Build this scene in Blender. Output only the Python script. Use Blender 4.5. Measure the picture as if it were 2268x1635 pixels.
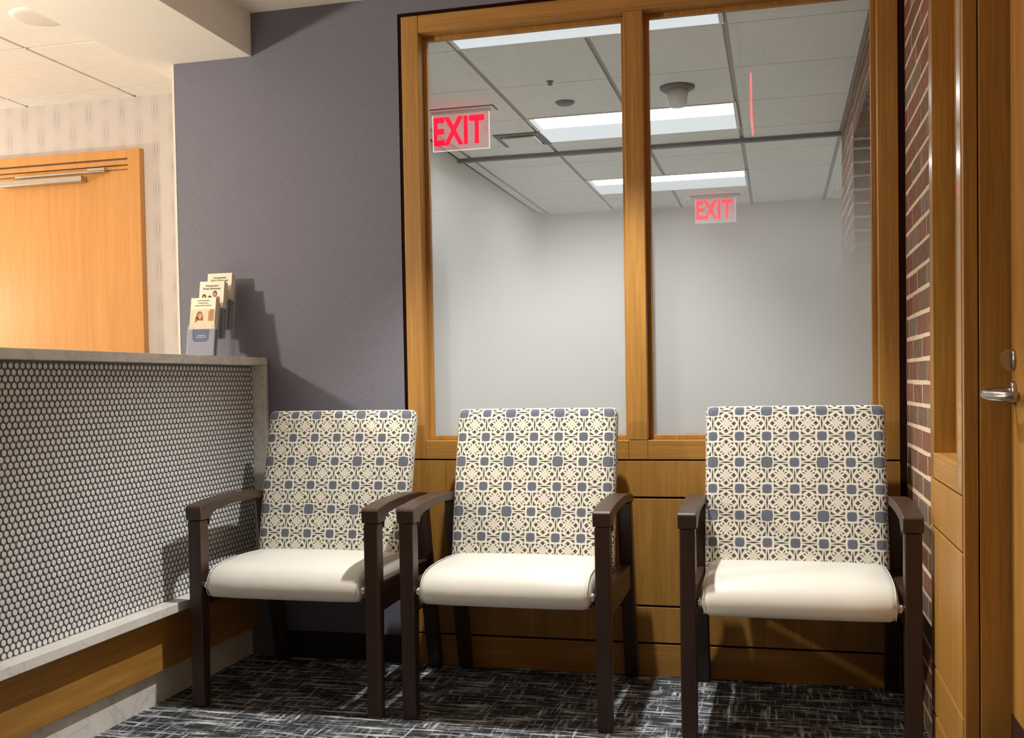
import bpy, bmesh, math, random
from mathutils import Vector, Matrix
random.seed(7)
PI = math.pi
S = bpy.context.scene
for o in list(bpy.data.objects):
    bpy.data.objects.remove(o)
COL = S.collection

# ------------------------------------------------------------------ camera, world, exposure
CAM_H = 1.03
CAM_Y = -3.6256
F_PX = 2308.84
yaw, pitch, roll = map(math.radians, (14.36917, -1.56882, -0.95694))
fw = Vector((-math.sin(yaw) * math.cos(pitch), math.cos(yaw) * math.cos(pitch), math.sin(pitch)))
rt = Vector((math.cos(yaw), math.sin(yaw), 0))
up = rt.cross(fw)
rt2 = math.cos(roll) * rt + math.sin(roll) * up
up2 = -math.sin(roll) * rt + math.cos(roll) * up
cd = bpy.data.cameras.new('camera')
cam = bpy.data.objects.new('camera', cd)
COL.objects.link(cam)
m = Matrix((rt2, up2, -fw)).transposed().to_4x4()
m.translation = Vector((0, CAM_Y, CAM_H))
cam.matrix_world = m
cd.sensor_fit = 'HORIZONTAL'
cd.sensor_width = 36
cd.lens = 36 * F_PX / 2268
cd.shift_y = (911.48 - 817.5) / 2268
cd.clip_start = .05
S.camera = cam

w = bpy.data.worlds.new('world')
S.world = w
w.use_nodes = True
w.node_tree.nodes['Background'].inputs[0].default_value = (1, .86, .7, 1)
w.node_tree.nodes['Background'].inputs[1].default_value = .004

vs = S.view_settings
S.display_settings.display_device = 'sRGB'
vs.view_transform = 'Standard'
vs.look = 'None'
vs.exposure = 0
vs.gamma = 1
vs.use_curve_mapping = False

DOWNLIGHT = dict(loc=(-.64, -.70, 2.447), power=180, color=(1, .98, .93))
PENDANT = dict(loc=(-3.15, -2.0, 1.83), power=180, fill_loc=(-5.0, -.02, 1.50), fill_power=108, color=(1, .87, .72))  # second position and power: added fill lamp for the reception room
TROFFER_STRENGTH = 20.0

# ------------------------------------------------------------------ helpers
def lin(r, g, b):
    f = lambda c: (c / 255 / 12.92) if c / 255 <= .04045 else ((c / 255 + .055) / 1.055) ** 2.4
    return (f(r), f(g), f(b), 1)

class NT:
    """small node-tree writer"""
    def __init__(s, name):
        s.mat = bpy.data.materials.new(name)
        s.mat.use_nodes = True
        s.t = s.mat.node_tree
        s.t.nodes.clear()
        s.out = s.t.nodes.new('ShaderNodeOutputMaterial')
    def n(s, typ, **kw):
        nd = s.t.nodes.new(typ)
        for k, v in kw.items():
            setattr(nd, k, v)
        return nd
    def link(s, a, b):
        s.t.links.new(a, b)
    def put(s, sock, v):
        if hasattr(v, 'is_output'):
            s.link(v, sock)
        else:
            sock.default_value = v
    def m(s, op, a, b=0.0, c=0.0, clamp=False):
        nd = s.n('ShaderNodeMath', operation=op)
        nd.use_clamp = clamp
        s.put(nd.inputs[0], a)
        s.put(nd.inputs[1], b)
        if op in ('MULTIPLY_ADD', 'SMOOTH_MIN', 'SMOOTH_MAX', 'COMPARE', 'WRAP'):
            s.put(nd.inputs[2], c)
        return nd.outputs[0]
    def coords(s, kind='Object'):
        return s.n('ShaderNodeTexCoord').outputs[kind]
    def map(s, vec, scale=(1, 1, 1), loc=(0, 0, 0)):
        nd = s.n('ShaderNodeMapping')
        s.link(vec, nd.inputs[0])
        nd.inputs['Scale'].default_value = scale
        nd.inputs['Location'].default_value = loc
        return nd.outputs[0]
    def noise(s, vec, scale, detail=4, rough=.55, dist=0):
        nd = s.n('ShaderNodeTexNoise')
        s.link(vec, nd.inputs['Vector'])
        nd.inputs['Scale'].default_value = scale
        nd.inputs['Detail'].default_value = detail
        nd.inputs['Roughness'].default_value = rough
        nd.inputs['Distortion'].default_value = dist
        return nd.outputs[0]
    def ramp(s, fac, stops):
        nd = s.n('ShaderNodeValToRGB')
        s.put(nd.inputs[0], fac)
        e = nd.color_ramp.elements
        while len(e) < len(stops):
            e.new(.5)
        for el, (p, c) in zip(e, stops):
            el.position = p
            el.color = c
        return nd.outputs[0]
    def mixc(s, fac, a, b, mode='MIX'):
        nd = s.n('ShaderNodeMix', data_type='RGBA', blend_type=mode)
        s.put(nd.inputs[0], fac)
        s.put(nd.inputs[6], a)
        s.put(nd.inputs[7], b)
        return nd.outputs[2]
    def bump(s, h, strength=.3, dist=.002):
        nd = s.n('ShaderNodeBump')
        nd.inputs['Strength'].default_value = strength
        nd.inputs['Distance'].default_value = dist
        s.link(h, nd.inputs['Height'])
        return nd.outputs[0]
    def bsdf(s, color, rough=.6, metal=0, spec=.5, normal=None, coat=0, sheen=0):
        nd = s.n('ShaderNodeBsdfPrincipled')
        s.put(nd.inputs['Base Color'], color)
        s.put(nd.inputs['Roughness'], rough)
        nd.inputs['Metallic'].default_value = metal
        nd.inputs['Specular IOR Level'].default_value = spec
        nd.inputs['Coat Weight'].default_value = coat
        nd.inputs['Coat Roughness'].default_value = .12
        nd.inputs['Sheen Weight'].default_value = sheen
        if normal is not None:
            s.link(normal, nd.inputs['Normal'])
        return nd.outputs[0]
    def done(s, sh):
        s.link(sh, s.out.inputs[0])
        return s.mat

def plain(name, rgb, rough=.6, metal=0, spec=.5, noise=0, coat=0):
    t = NT(name)
    c = lin(*rgb)
    if noise:
        n = t.noise(t.coords(), 30, 5)
        c = t.ramp(n, [(.25, tuple(x * (1 - noise) for x in c[:3]) + (1,)), (.75, tuple(min(1, x * (1 + noise)) for x in c[:3]) + (1,))])
    return t.done(t.bsdf(c, rough, metal, spec, coat=coat))

def emit(name, rgb, strength):
    t = NT(name)
    e = t.n('ShaderNodeEmission')
    e.inputs[0].default_value = lin(*rgb)
    e.inputs[1].default_value = strength
    return t.done(e.outputs[0])

def wood(name, axis, dark, light, rough=.5, fine=1.0, coat=.0):
    t = NT(name)
    co = t.coords()
    st = [26 * fine] * 3
    st[axis] = 1.1
    st2 = [190 * fine] * 3
    st2[axis] = 5
    big = t.noise(t.map(co, tuple(st)), 1, 4, .6, .5)
    fin = t.noise(t.map(co, tuple(st2)), 1, 3, .6)
    v = t.m('ADD', t.m('MULTIPLY', big, .55), t.m('MULTIPLY', fin, .45))
    c = t.ramp(v, [(.3, lin(*dark)), (.52, lin(*[(a + b) / 2 for a, b in zip(dark, light)])), (.7, lin(*light))])
    return t.done(t.bsdf(c, rough, spec=.5, normal=t.bump(fin, .12, .001), coat=coat))

class MB:
    """collects geometry for ONE mesh object"""
    def __init__(s):
        s.v = []
        s.f = []
        s.mi = []
        s.uv = {}
        s.smooth = []
    def add(s, verts, faces, mi=0, smooth=False, uvs=None):
        o = len(s.v)
        s.v += [tuple(p) for p in verts]
        for k, f in enumerate(faces):
            if uvs:
                s.uv[len(s.f)] = uvs[k]
            s.f.append([o + i for i in f])
            s.mi.append(mi)
            s.smooth.append(smooth)
    def box(s, x0, x1, y0, y1, z0, z1, mi=0):
        x0, x1 = sorted((x0, x1)); y0, y1 = sorted((y0, y1)); z0, z1 = sorted((z0, z1))
        v = [(x0, y0, z0), (x1, y0, z0), (x1, y1, z0), (x0, y1, z0), (x0, y0, z1), (x1, y0, z1), (x1, y1, z1), (x0, y1, z1)]
        s.add(v, [(0, 3, 2, 1), (4, 5, 6, 7), (0, 1, 5, 4), (1, 2, 6, 5), (2, 3, 7, 6), (3, 0, 4, 7)], mi)
    def prism(s, pts, axis, a, b, mi=0, smooth=False):
        """polygon pts (2D) extruded along axis (0,1,2) from a to b"""
        def P(p, h):
            return {0: (h, p[0], p[1]), 1: (p[0], h, p[1]), 2: (p[0], p[1], h)}[axis]
        n = len(pts)
        v = [P(p, a) for p in pts] + [P(p, b) for p in pts]
        f = [tuple(range(n))[::-1], tuple(range(n, 2 * n))]
        s.add(v, f, mi, False)
        o = len(s.v) - 2 * n
        for i in range(n):
            j = (i + 1) % n
            s.f.append([o + i, o + j, o + n + j, o + n + i])
            s.mi.append(mi)
            s.smooth.append(smooth)
    def lathe(s, prof, origin, axis='z', n=24, mi=0, smooth=True):
        """profile [(r,h)] turned round an axis through origin"""
        v = []
        for r, h in prof:
            for k in range(n):
                a = 2 * PI * k / n
                c, d = r * math.cos(a), r * math.sin(a)
                p = {'z': (c, d, h), 'y': (c, h, d), 'x': (h, c, d)}[axis]
                v.append((origin[0] + p[0], origin[1] + p[1], origin[2] + p[2]))
        f = []
        for i in range(len(prof) - 1):
            for k in range(n):
                k2 = (k + 1) % n
                f.append((i * n + k, i * n + k2, (i + 1) * n + k2, (i + 1) * n + k))
        f.append(tuple(range(n))[::-1])
        f.append(tuple(range((len(prof) - 1) * n, len(prof) * n)))
        s.add(v, f, mi, smooth)
    def tube(s, path, radii, n=12, mi=0):
        path = [Vector(p) for p in path]
        if not hasattr(radii, '__len__'):
            radii = [radii] * len(path)
        v = []
        ref = None
        for i, p in enumerate(path):
            d = (path[min(i + 1, len(path) - 1)] - path[max(i - 1, 0)]).normalized()
            if ref is None:
                ref = Vector((0, 0, 1)) if abs(d.z) < .9 else Vector((1, 0, 0))
            a = d.cross(ref).normalized()
            b = d.cross(a).normalized()
            for k in range(n):
                t = 2 * PI * k / n
                v.append(p + radii[i] * (math.cos(t) * a + math.sin(t) * b))
        f = []
        for i in range(len(path) - 1):
            for k in range(n):
                k2 = (k + 1) % n
                f.append((i * n + k, i * n + k2, (i + 1) * n + k2, (i + 1) * n + k))
        f.append(tuple(range(n))[::-1])
        f.append(tuple(range((len(path) - 1) * n, len(path) * n)))
        s.add(v, f, mi, True)
    def build(s, name, mats, parent=None, bevel=0, seg=2, angle=40):
        me = bpy.data.meshes.new(name)
        me.from_pydata(s.v, [], s.f)
        if not isinstance(mats, (list, tuple)):
            mats = [mats]
        for mt in mats:
            me.materials.append(mt)
        me.polygons.foreach_set('material_index', s.mi)
        me.polygons.foreach_set('use_smooth', s.smooth)
        if s.uv:
            ul = me.uv_layers.new(name='UVMap')
            for i, poly in enumerate(me.polygons):
                if i in s.uv:
                    for li, uv in zip(poly.loop_indices, s.uv[i]):
                        ul.data[li].uv = uv
        me.update()
        bm = bmesh.new()
        bm.from_mesh(me)
        bmesh.ops.recalc_face_normals(bm, faces=bm.faces)
        bm.to_mesh(me)
        bm.free()
        o = bpy.data.objects.new(name, me)
        COL.objects.link(o)
        if parent:
            o.parent = parent
        if bevel:
            b = o.modifiers.new('bevel', 'BEVEL')
            b.width = bevel
            b.segments = seg
            b.limit_method = 'ANGLE'
            b.angle_limit = math.radians(angle)
            b.harden_normals = False
        return o

def tag(o, label, cat, group=None, kind=None):
    o['label'] = label
    o['category'] = cat
    if group:
        o['group'] = group
    if kind:
        o['kind'] = kind
    return o

def thing(name, label, cat, loc=(0, 0, 0), rz=0, group=None, kind=None):
    o = bpy.data.objects.new(name, None)
    o.empty_display_size = .1
    o.location = loc
    o.rotation_euler = (0, 0, rz)
    COL.objects.link(o)
    return tag(o, label, cat, group, kind)

def copy_tree(o, parent=None):
    c = o.copy()
    COL.objects.link(c)
    if parent:
        c.parent = parent
    for ch in list(o.children):
        copy_tree(ch, c)
    return c

def lamp(name, typ, loc, power, color, parent, **kw):
    l = bpy.data.lights.new(name, typ)
    l.energy = power
    l.color = color
    for k, v in kw.items():
        setattr(l, k, v)
    o = bpy.data.objects.new(name, l)
    COL.objects.link(o)
    o.location = loc
    o.parent = parent
    return o

def text_mesh(name, body, mat, parent, size, loc, rot, xs=1.0, offset=0.0, extrude=.0008, spacing=1.0):
    cu = bpy.data.curves.new(name, 'FONT')
    cu.body = body
    cu.size = size
    cu.align_x = 'CENTER'
    cu.align_y = 'CENTER'
    cu.offset = offset
    cu.extrude = extrude
    cu.space_character = spacing
    to = bpy.data.objects.new(name + '_curve', cu)
    COL.objects.link(to)
    dg = bpy.context.evaluated_depsgraph_get()
    me = bpy.data.meshes.new_from_object(to.evaluated_get(dg))
    bpy.data.objects.remove(to)
    me.name = name
    me.materials.clear()
    me.materials.append(mat)
    o = bpy.data.objects.new(name, me)
    COL.objects.link(o)
    o.parent = parent
    o.location = loc
    o.rotation_euler = rot
    o.scale = (xs, 1, 1)
    return o

# ------------------------------------------------------------------ materials
OAK_D, OAK_L = (146, 100, 40), (192, 144, 68)
oak_v = wood('oak_vertical', 2, OAK_D, OAK_L)
oak_x = wood('oak_across', 0, OAK_D, OAK_L)
oak_y = wood('oak_along', 1, OAK_D, OAK_L)
oak_gloss = wood('oak_gloss', 2, OAK_D, OAK_L, rough=.22, coat=.6)
oak_door = wood('oak_door', 2, (196, 136, 70), (216, 158, 90), rough=.42)
walnut = wood('walnut', 2, (46, 29, 20), (66, 44, 33), rough=.42, coat=.1)
walnut_y = wood('walnut_arm', 1, (54, 37, 28), (76, 55, 43), rough=.42, coat=.1)
shadow_gap = plain('shadow_gap_brown', (38, 16, 8), .8, spec=.1)
white_paint = plain('white_paint', (226, 218, 204), .75, spec=.2)
corr_paint = plain('corridor_paint', (224, 223, 217), .8, spec=.2)
soffit_paint = plain('soffit_paint', (244, 240, 232), .8, spec=.2)
tbar = plain('ceiling_grid', (170, 168, 164), .6)
tile_white = plain('ceiling_tile', (240, 237, 230), .95, spec=.1, noise=.04)
tile_corr = plain('ceiling_tile_grey', (232, 232, 228), .95, spec=.1, noise=.04)
dark_rubber = plain('dark_rubber', (30, 30, 34), .7)
steel = plain('satin_steel', (190, 184, 176), .28, metal=1)
chrome = plain('chrome', (225, 225, 225), .12, metal=1)
bronze = plain('bronze_plate', (58, 38, 26), .5, metal=.3)
grey_metal = plain('grey_metal', (110, 110, 112), .5, metal=.3)
white_plastic = plain('white_plastic', (222, 222, 218), .45)
black_plastic = plain('black_plastic', (24, 24, 26), .5)
seat_vinyl = None

def mk_seat():
    t = NT('cream_vinyl')
    n = t.noise(t.coords(), 260, 3)
    n2 = t.noise(t.coords(), 5, 2)
    c = t.ramp(n2, [(.3, lin(226, 224, 216)), (.7, lin(231, 229, 221))])
    return t.done(t.bsdf(c, .42, spec=.35, normal=t.bump(n, .12, .0006)))
seat_vinyl = mk_seat()

def mk_blue_wall():
    t = NT('blue_grey_wallcovering')
    co = t.coords()
    a = t.noise(t.map(co, (40, 1, 900)), 1, 2)
    b = t.noise(t.map(co, (900, 1, 40)), 1, 2)
    w_ = t.m('ADD', t.m('MULTIPLY', a, .5), t.m('MULTIPLY', b, .5))
    c = t.ramp(w_, [(.35, lin(109, 109, 121)), (.65, lin(128, 128, 141))])
    return t.done(t.bsdf(c, .8, spec=.2, normal=t.bump(w_, .2, .001)))
blue_wall = mk_blue_wall()

def mk_wallpaper():
    t = NT('wave_wallpaper')
    sx = t.n('ShaderNodeSeparateXYZ')
    t.link(t.coords(), sx.inputs[0])
    x, z = sx.outputs[0], sx.outputs[2]
    # columns of stretched lozenges, every other column dropped half a step
    px, pz = .092, .19
    col = t.m('FLOOR', t.m('DIVIDE', x, px))
    odd = t.m('MODULO', t.m('ABSOLUTE', col), 2.0)
    u = t.m('SUBTRACT', t.m('FRACT', t.m('DIVIDE', x, px)), .5)
    zz = t.m('ADD', t.m('DIVIDE', z, pz), t.m('MULTIPLY', odd, .5))
    v = t.m('SUBTRACT', t.m('FRACT', zz), .5)
    bulge = t.m('MULTIPLY_ADD', t.m('COSINE', t.m('MULTIPLY', v, 2 * PI)), .30, .62)
    q = t.m('DIVIDE', t.m('ABSOLUTE', u), bulge)
    wob = t.noise(t.coords(), 14, 2)
    s_ = t.m('SINE', t.m('ADD', t.m('MULTIPLY', q, 46), t.m('MULTIPLY', wob, 7)))
    core = t.m('SUBTRACT', 1.0, t.m('MULTIPLY', t.m('ABSOLUTE', u), 3.0), clamp=True)
    body = t.m('MULTIPLY', core, t.m('SUBTRACT', 1.0, t.m('MULTIPLY', t.m('ABSOLUTE', v), 1.9), clamp=True))
    k = t.m('MULTIPLY', t.m('MULTIPLY_ADD', s_, .5, .5), t.m('MULTIPLY_ADD', body, .75, .12))
    c = t.mixc(t.m('MULTIPLY', k, .9, clamp=True), lin(208, 200, 196), lin(136, 127, 126))
    return t.done(t.bsdf(c, .8, spec=.2))
wallpaper = mk_wallpaper()

def mk_quartz():
    t = NT('pale_quartz')
    co = t.coords()
    n = t.noise(co, 9, 6, .6, .8)
    v = t.noise(co, 3.2, 5, .65, 1.6)
    base = t.ramp(n, [(.3, lin(222, 220, 212)), (.7, lin(236, 234, 228))])
    vein = t.ramp(v, [(.475, (0, 0, 0, 1)), (.5, (1, 1, 1, 1)), (.525, (0, 0, 0, 1))])
    c = t.mixc(t.m('MULTIPLY', vein, .35), base, lin(160, 156, 148))
    return t.done(t.bsdf(c, .35))
quartz = mk_quartz()

def mk_carpet():
    t = NT('charcoal_carpet')
    co = t.coords()
    a = t.noise(t.map(co, (5.5, 70, 1)), 1, 5, .72, .5)
    b = t.noise(t.map(co, (70, 7, 1)), 1, 5, .72, .5)
    patch = t.noise(co, 15, 3, .6)
    grain = t.noise(co, 300, 2, .7)
    sa = t.ramp(a, [(.50, (0, 0, 0, 1)), (.62, (1, 1, 1, 1))])
    sb = t.ramp(b, [(.52, (0, 0, 0, 1)), (.64, (1, 1, 1, 1))])
    k = t.m('MAXIMUM', sa, t.m('MULTIPLY', sb, .85))
    k = t.m('MULTIPLY', k, t.m('MULTIPLY_ADD', patch, 2.2, -.35, clamp=True), clamp=True)
    k = t.m('MULTIPLY', k, t.m('MULTIPLY_ADD', grain, 1.3, .3), clamp=True)
    c = t.ramp(k, [(.0, lin(54, 56, 62)), (.25, lin(112, 115, 120)), (.75, lin(222, 225, 225))])
    return t.done(t.bsdf(c, .95, spec=.1, normal=t.bump(grain, .6, .003)))
carpet = mk_carpet()

def mk_lattice():
    """rosette lattice fabric: unit tile folded to one octant, UV in tiles"""
    t = NT('rosette_fabric')
    sp = t.n('ShaderNodeSeparateXYZ')
    t.link(t.coords('UV'), sp.inputs[0])
    U, V = sp.outputs[0], sp.outputs[1]
    M = t.m
    u = M('SUBTRACT', M('FRACT', U), .5)
    v = M('SUBTRACT', M('FRACT', V), .5)
    au, av = M('ABSOLUTE', u), M('ABSOLUTE', v)
    x, y = M('MAXIMUM', au, av), M('MINIMUM', au, av)
    lt = lambda a, b: M('LESS_THAN', a, b)
    # diamond hole on the axis
    A = lt(M('ADD', M('ABSOLUTE', M('SUBTRACT', x, .288)), M('MULTIPLY', y, .95)), .090)
    # radial slit
    ca, sa = math.cos(math.radians(30)), math.sin(math.radians(30))
    r1 = M('ADD', M('MULTIPLY', x, ca), M('MULTIPLY', y, sa))
    r2 = M('SUBTRACT', M('MULTIPLY', y, ca), M('MULTIPLY', x, sa))
    e1 = M('POWER', M('DIVIDE', M('ABSOLUTE', M('SUBTRACT', r1, .205)), .062), 2)
    e2 = M('POWER', M('DIVIDE', M('ABSOLUTE', r2), .021), 2)
    B = lt(M('ADD', e1, e2), 1)
    # dot on the diagonal
    d1 = M('POWER', M('SUBTRACT', x, .238), 2)
    d2 = M('POWER', M('SUBTRACT', y, .226), 2)
    D = lt(M('ADD', d1, d2), .036 ** 2)
    # arm-end pocket: bounded by ring outside, by edge and by arm side
    rr = M('SQRT', M('ADD', M('POWER', x, 2), M('POWER', y, 2)))
    E_ = M('MULTIPLY', lt(x, .436), lt(y, .256))
    E_ = M('MULTIPLY', E_, M('GREATER_THAN', M('ADD', x, M('MULTIPLY', y, .68)), .478))
    # leaf between neighbours
    leafw = M('MULTIPLY', .036, M('SUBTRACT', 1.0, M('DIVIDE', y, .29)))
    G = M('MULTIPLY', lt(M('SUBTRACT', .5, x), leafw), lt(y, .28))
    dark = M('MAXIMUM', M('MAXIMUM', A, B), M('MAXIMUM', M('MAXIMUM', D, E_), G))
    # corner squares, larger on every second row and column
    iu = M('MODULO', M('ABSOLUTE', M('ROUND', U)), 2.0)
    iv = M('MODULO', M('ABSOLUTE', M('ROUND', V)), 2.0)
    big = M('MULTIPLY', iu, iv)
    hx, hy = M('SUBTRACT', .5, x), M('SUBTRACT', .5, y)
    size = M('MULTIPLY_ADD', big, .036, .18)
    sq = M('ADD', M('MAXIMUM', hx, hy), M('MULTIPLY', M('MINIMUM', hx, hy), .16))
    Bl = lt(sq, size)
    th = t.noise(t.map(t.coords('UV'), (6, 160, 1)), 1, 2)
    blue = t.mixc(th, lin(88, 95, 108), lin(112, 117, 128))
    cream = t.mixc(M('LESS_THAN', rr, .14), lin(222, 219, 208), lin(216, 210, 192))
    c = t.mixc(dark, cream, lin(86, 80, 68))
    c = t.mixc(Bl, c, blue)
    return t.done(t.bsdf(c, .85, spec=.15, normal=t.bump(th, .15, .001), sheen=.1))
lattice = mk_lattice()

def mk_glass(film):
    t = NT('frosted_film_glass' if film else 'clear_glass')
    tr = t.n('ShaderNodeBsdfTransparent')
    tr.inputs[0].default_value = (.97, .985, .98, 1)
    gl = t.n('ShaderNodeBsdfGlossy')
    gl.inputs['Roughness'].default_value = .0
    fr = t.n('ShaderNodeFresnel')
    fr.inputs[0].default_value = 1.5
    mx = t.n('ShaderNodeMixShader')
    t.link(t.m('MULTIPLY', fr.outputs[0], 1.0 if film else .6), mx.inputs[0])
    t.link(tr.outputs[0], mx.inputs[1])
    t.link(gl.outputs[0], mx.inputs[2])
    if not film:
        return t.done(mx.outputs[0])
    sp = t.n('ShaderNodeSeparateXYZ')
    t.link(t.coords(), sp.inputs[0])
    mr = t.n('ShaderNodeMapRange', interpolation_type='SMOOTHSTEP')
    t.link(sp.outputs[2], mr.inputs[0])
    mr.inputs[1].default_value = 1.92
    mr.inputs[2].default_value = 1.24
    mr.inputs[3].default_value = .0
    mr.inputs[4].default_value = .985
    df = t.n('ShaderNodeBsdfDiffuse')
    df.inputs[0].default_value = (.72, .74, .74, 1)
    tl = t.n('ShaderNodeBsdfTranslucent')
    tl.inputs[0].default_value = (.74, .765, .765, 1)
    fx = t.n('ShaderNodeMixShader')
    fx.inputs[0].default_value = .72
    t.link(df.outputs[0], fx.inputs[1])
    t.link(tl.outputs[0], fx.inputs[2])
    m2 = t.n('ShaderNodeMixShader')
    t.link(mr.outputs[0], m2.inputs[0])
    t.link(mx.outputs[0], m2.inputs[1])
    t.link(fx.outputs[0], m2.inputs[2])
    return t.done(m2.outputs[0])
glass_film = mk_glass(True)
glass_clear = mk_glass(False)

def mk_acrylic(name, tint, haze, emis=None):
    t = NT(name)
    tr = t.n('ShaderNodeBsdfTransparent')
    tr.inputs[0].default_value = tint
    pb = t.n('ShaderNodeBsdfPrincipled')
    pb.inputs['Base Color'].default_value = (.9, .9, .92, 1)
    pb.inputs['Roughness'].default_value = .4
    pb.inputs['Specular IOR Level'].default_value = .15
    if emis:
        pb.inputs['Emission Color'].default_value = emis[0]
        pb.inputs['Emission Strength'].default_value = emis[1]
    mx = t.n('ShaderNodeMixShader')
    mx.inputs[0].default_value = haze
    t.link(tr.outputs[0], mx.inputs[1])
    t.link(pb.outputs[0], mx.inputs[2])
    return t.done(mx.outputs[0])
acrylic = mk_acrylic('clear_acrylic', (.95, .965, .985, 1), .14)
sign_acrylic = mk_acrylic('sign_acrylic', (1, .93, .93, 1), .22, (lin(255, 120, 130), .35))
exit_red = emit('exit_red', (255, 8, 46), 2.0)
sign_edge = emit('sign_edge', (255, 40, 70), 16.0)
sign_edge_pale = emit('sign_edge_pale', (255, 235, 228), 1.0)
troffer_lens = emit('troffer_lens', (247, 250, 255), TROFFER_STRENGTH)
def mk_globe():
    t = NT('lamp_glass')
    tr = t.n('ShaderNodeBsdfTransparent')
    e = t.n('ShaderNodeEmission')
    e.inputs[0].default_value = lin(255, 218, 168)
    e.inputs[1].default_value = 6
    mx = t.n('ShaderNodeMixShader')
    mx.inputs[0].default_value = .25
    t.link(tr.outputs[0], mx.inputs[1])
    t.link(e.outputs[0], mx.inputs[2])
    return t.done(mx.outputs[0])
lamp_glass = mk_globe()
troffer_basket = emit('troffer_basket', (246, 250, 252), .86)
downlight_lens = emit('downlight_lens', (255, 240, 215), 8)

brick_mats = []
for nm, c in (('brick_red', (122, 84, 70)), ('brick_brown', (114, 90, 76)), ('brick_rust', (130, 92, 76)), ('brick_grey', (120, 106, 94))):
    t = NT(nm)
    n = t.noise(t.coords(), 34, 5, .65)
    cc = lin(*c)
    col = t.ramp(n, [(.3, tuple(q * .72 for q in cc[:3]) + (1,)), (.7, tuple(q * 1.25 for q in cc[:3]) + (1,))])
    brick_mats.append(t.done(t.bsdf(col, .85, spec=.2, normal=t.bump(n, .5, .004))))
t = NT('mortar')
n = t.noise(t.coords(), 90, 4)
mortar = t.done(t.bsdf(t.ramp(n, [(.3, lin(196, 178, 152)), (.7, lin(222, 206, 180))]), .95, spec=.1, normal=t.bump(n, .5, .003)))

# ------------------------------------------------------------------ setting: floor, walls, ceilings
ZC = 2.447            # ceiling
XR = .405             # brick face on the right
def struct(o, label, cat):
    return tag(o, label, cat, kind='structure')

b = MB(); b.box(-6.3, 2.0, -5.0, 6.0, -.06, 0)
struct(b.build('floor', carpet), 'charcoal carpet floor with pale broken streaks', 'floor')

b = MB(); b.box(-1.95, 1.5, .13, 5.05, .0005, .004)
struct(b.build('floor', plain('corridor_bounce_floor', (206, 202, 192), .5)), 'unseen pale corridor floor added to bounce light up to the ceiling', 'floor')  # hidden pale floor, added to brighten the corridor ceiling by bounce
FX0, FX1 = -1.337, .386    # window-wall opening
FZ1 = 2.383
b = MB()
b.box(-2.258, FX0, 0, .12, 0, ZC)
b.box(FX0, XR + .2, 0, .12, FZ1, ZC)
struct(b.build('wall_back', blue_wall), 'blue-grey wallcovered wall behind the left chair and above the wood window frame', 'wall')
b = MB(); b.box(-2.266, -2.2575, -.002, .857, 0, ZC)
struct(b.build('trim_1', white_paint), 'narrow cream corner edge where the blue-grey wall ends', 'trim')
b = MB(); b.box(-1.88, FX0, -.008, -.001, 0, .10)
struct(b.build('baseboard_back', dark_rubber, bevel=.002), 'dark rubber base under the blue-grey wall', 'baseboard')

# left reception room
b = MB(); b.box(-6.3, -2.26, .857, .95, 0, ZC)
struct(b.build('wall_left_rear', wallpaper), 'pale wallpapered wall with wavy lozenge pattern beside the left oak door', 'wall')
b = MB(); b.box(-6.3, -6.2, -5.0, .857, 0, ZC)
struct(b.build('wall_left', white_paint), 'plain pale side wall of the reception room', 'wall')
b = MB()
b.prism([(-2.375, -5.0), (-1.925, -5.0), (-1.925, -.0005), (-2.262, -.0005), (-2.27, .856), (-2.375, .856)], 2, 2.284, ZC + .05)
struct(b.build('wall_soffit', soffit_paint, bevel=.003), 'painted dropped soffit crossing the ceiling above the reception desk', 'soffit')

def tile_ceiling(name, x0, x1, y0, y1, xs, ys, gx, gy, mats, holes=()):
    """tegular tiles in a recessed grid; xs / ys are the grid lines"""
    b = MB()
    b.box(x0, x1, y0, y1, ZC + .009, ZC + .05, 1)
    X = [x0] + sorted(v for v in xs if x0 < v < x1) + [x1]
    Y = [y0] + sorted(v for v in ys if y0 < v < y1) + [y1]
    for i in range(len(X) - 1):
        for j in range(len(Y) - 1):
            cx, cy = (X[i] + X[i + 1]) / 2, (Y[j] + Y[j + 1]) / 2
            if any(h[0] < cx < h[1] and h[2] < cy < h[3] for h in holes):
                continue
            b.box(X[i] + (gx / 2 if i else 0), X[i + 1] - (gx / 2 if i < len(X) - 2 else 0),
                  Y[j] + (gy / 2 if j else 0), Y[j + 1] - (gy / 2 if j < len(Y) - 2 else 0), ZC, ZC + .008, 0)
    return b.build(name, mats)

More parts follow.
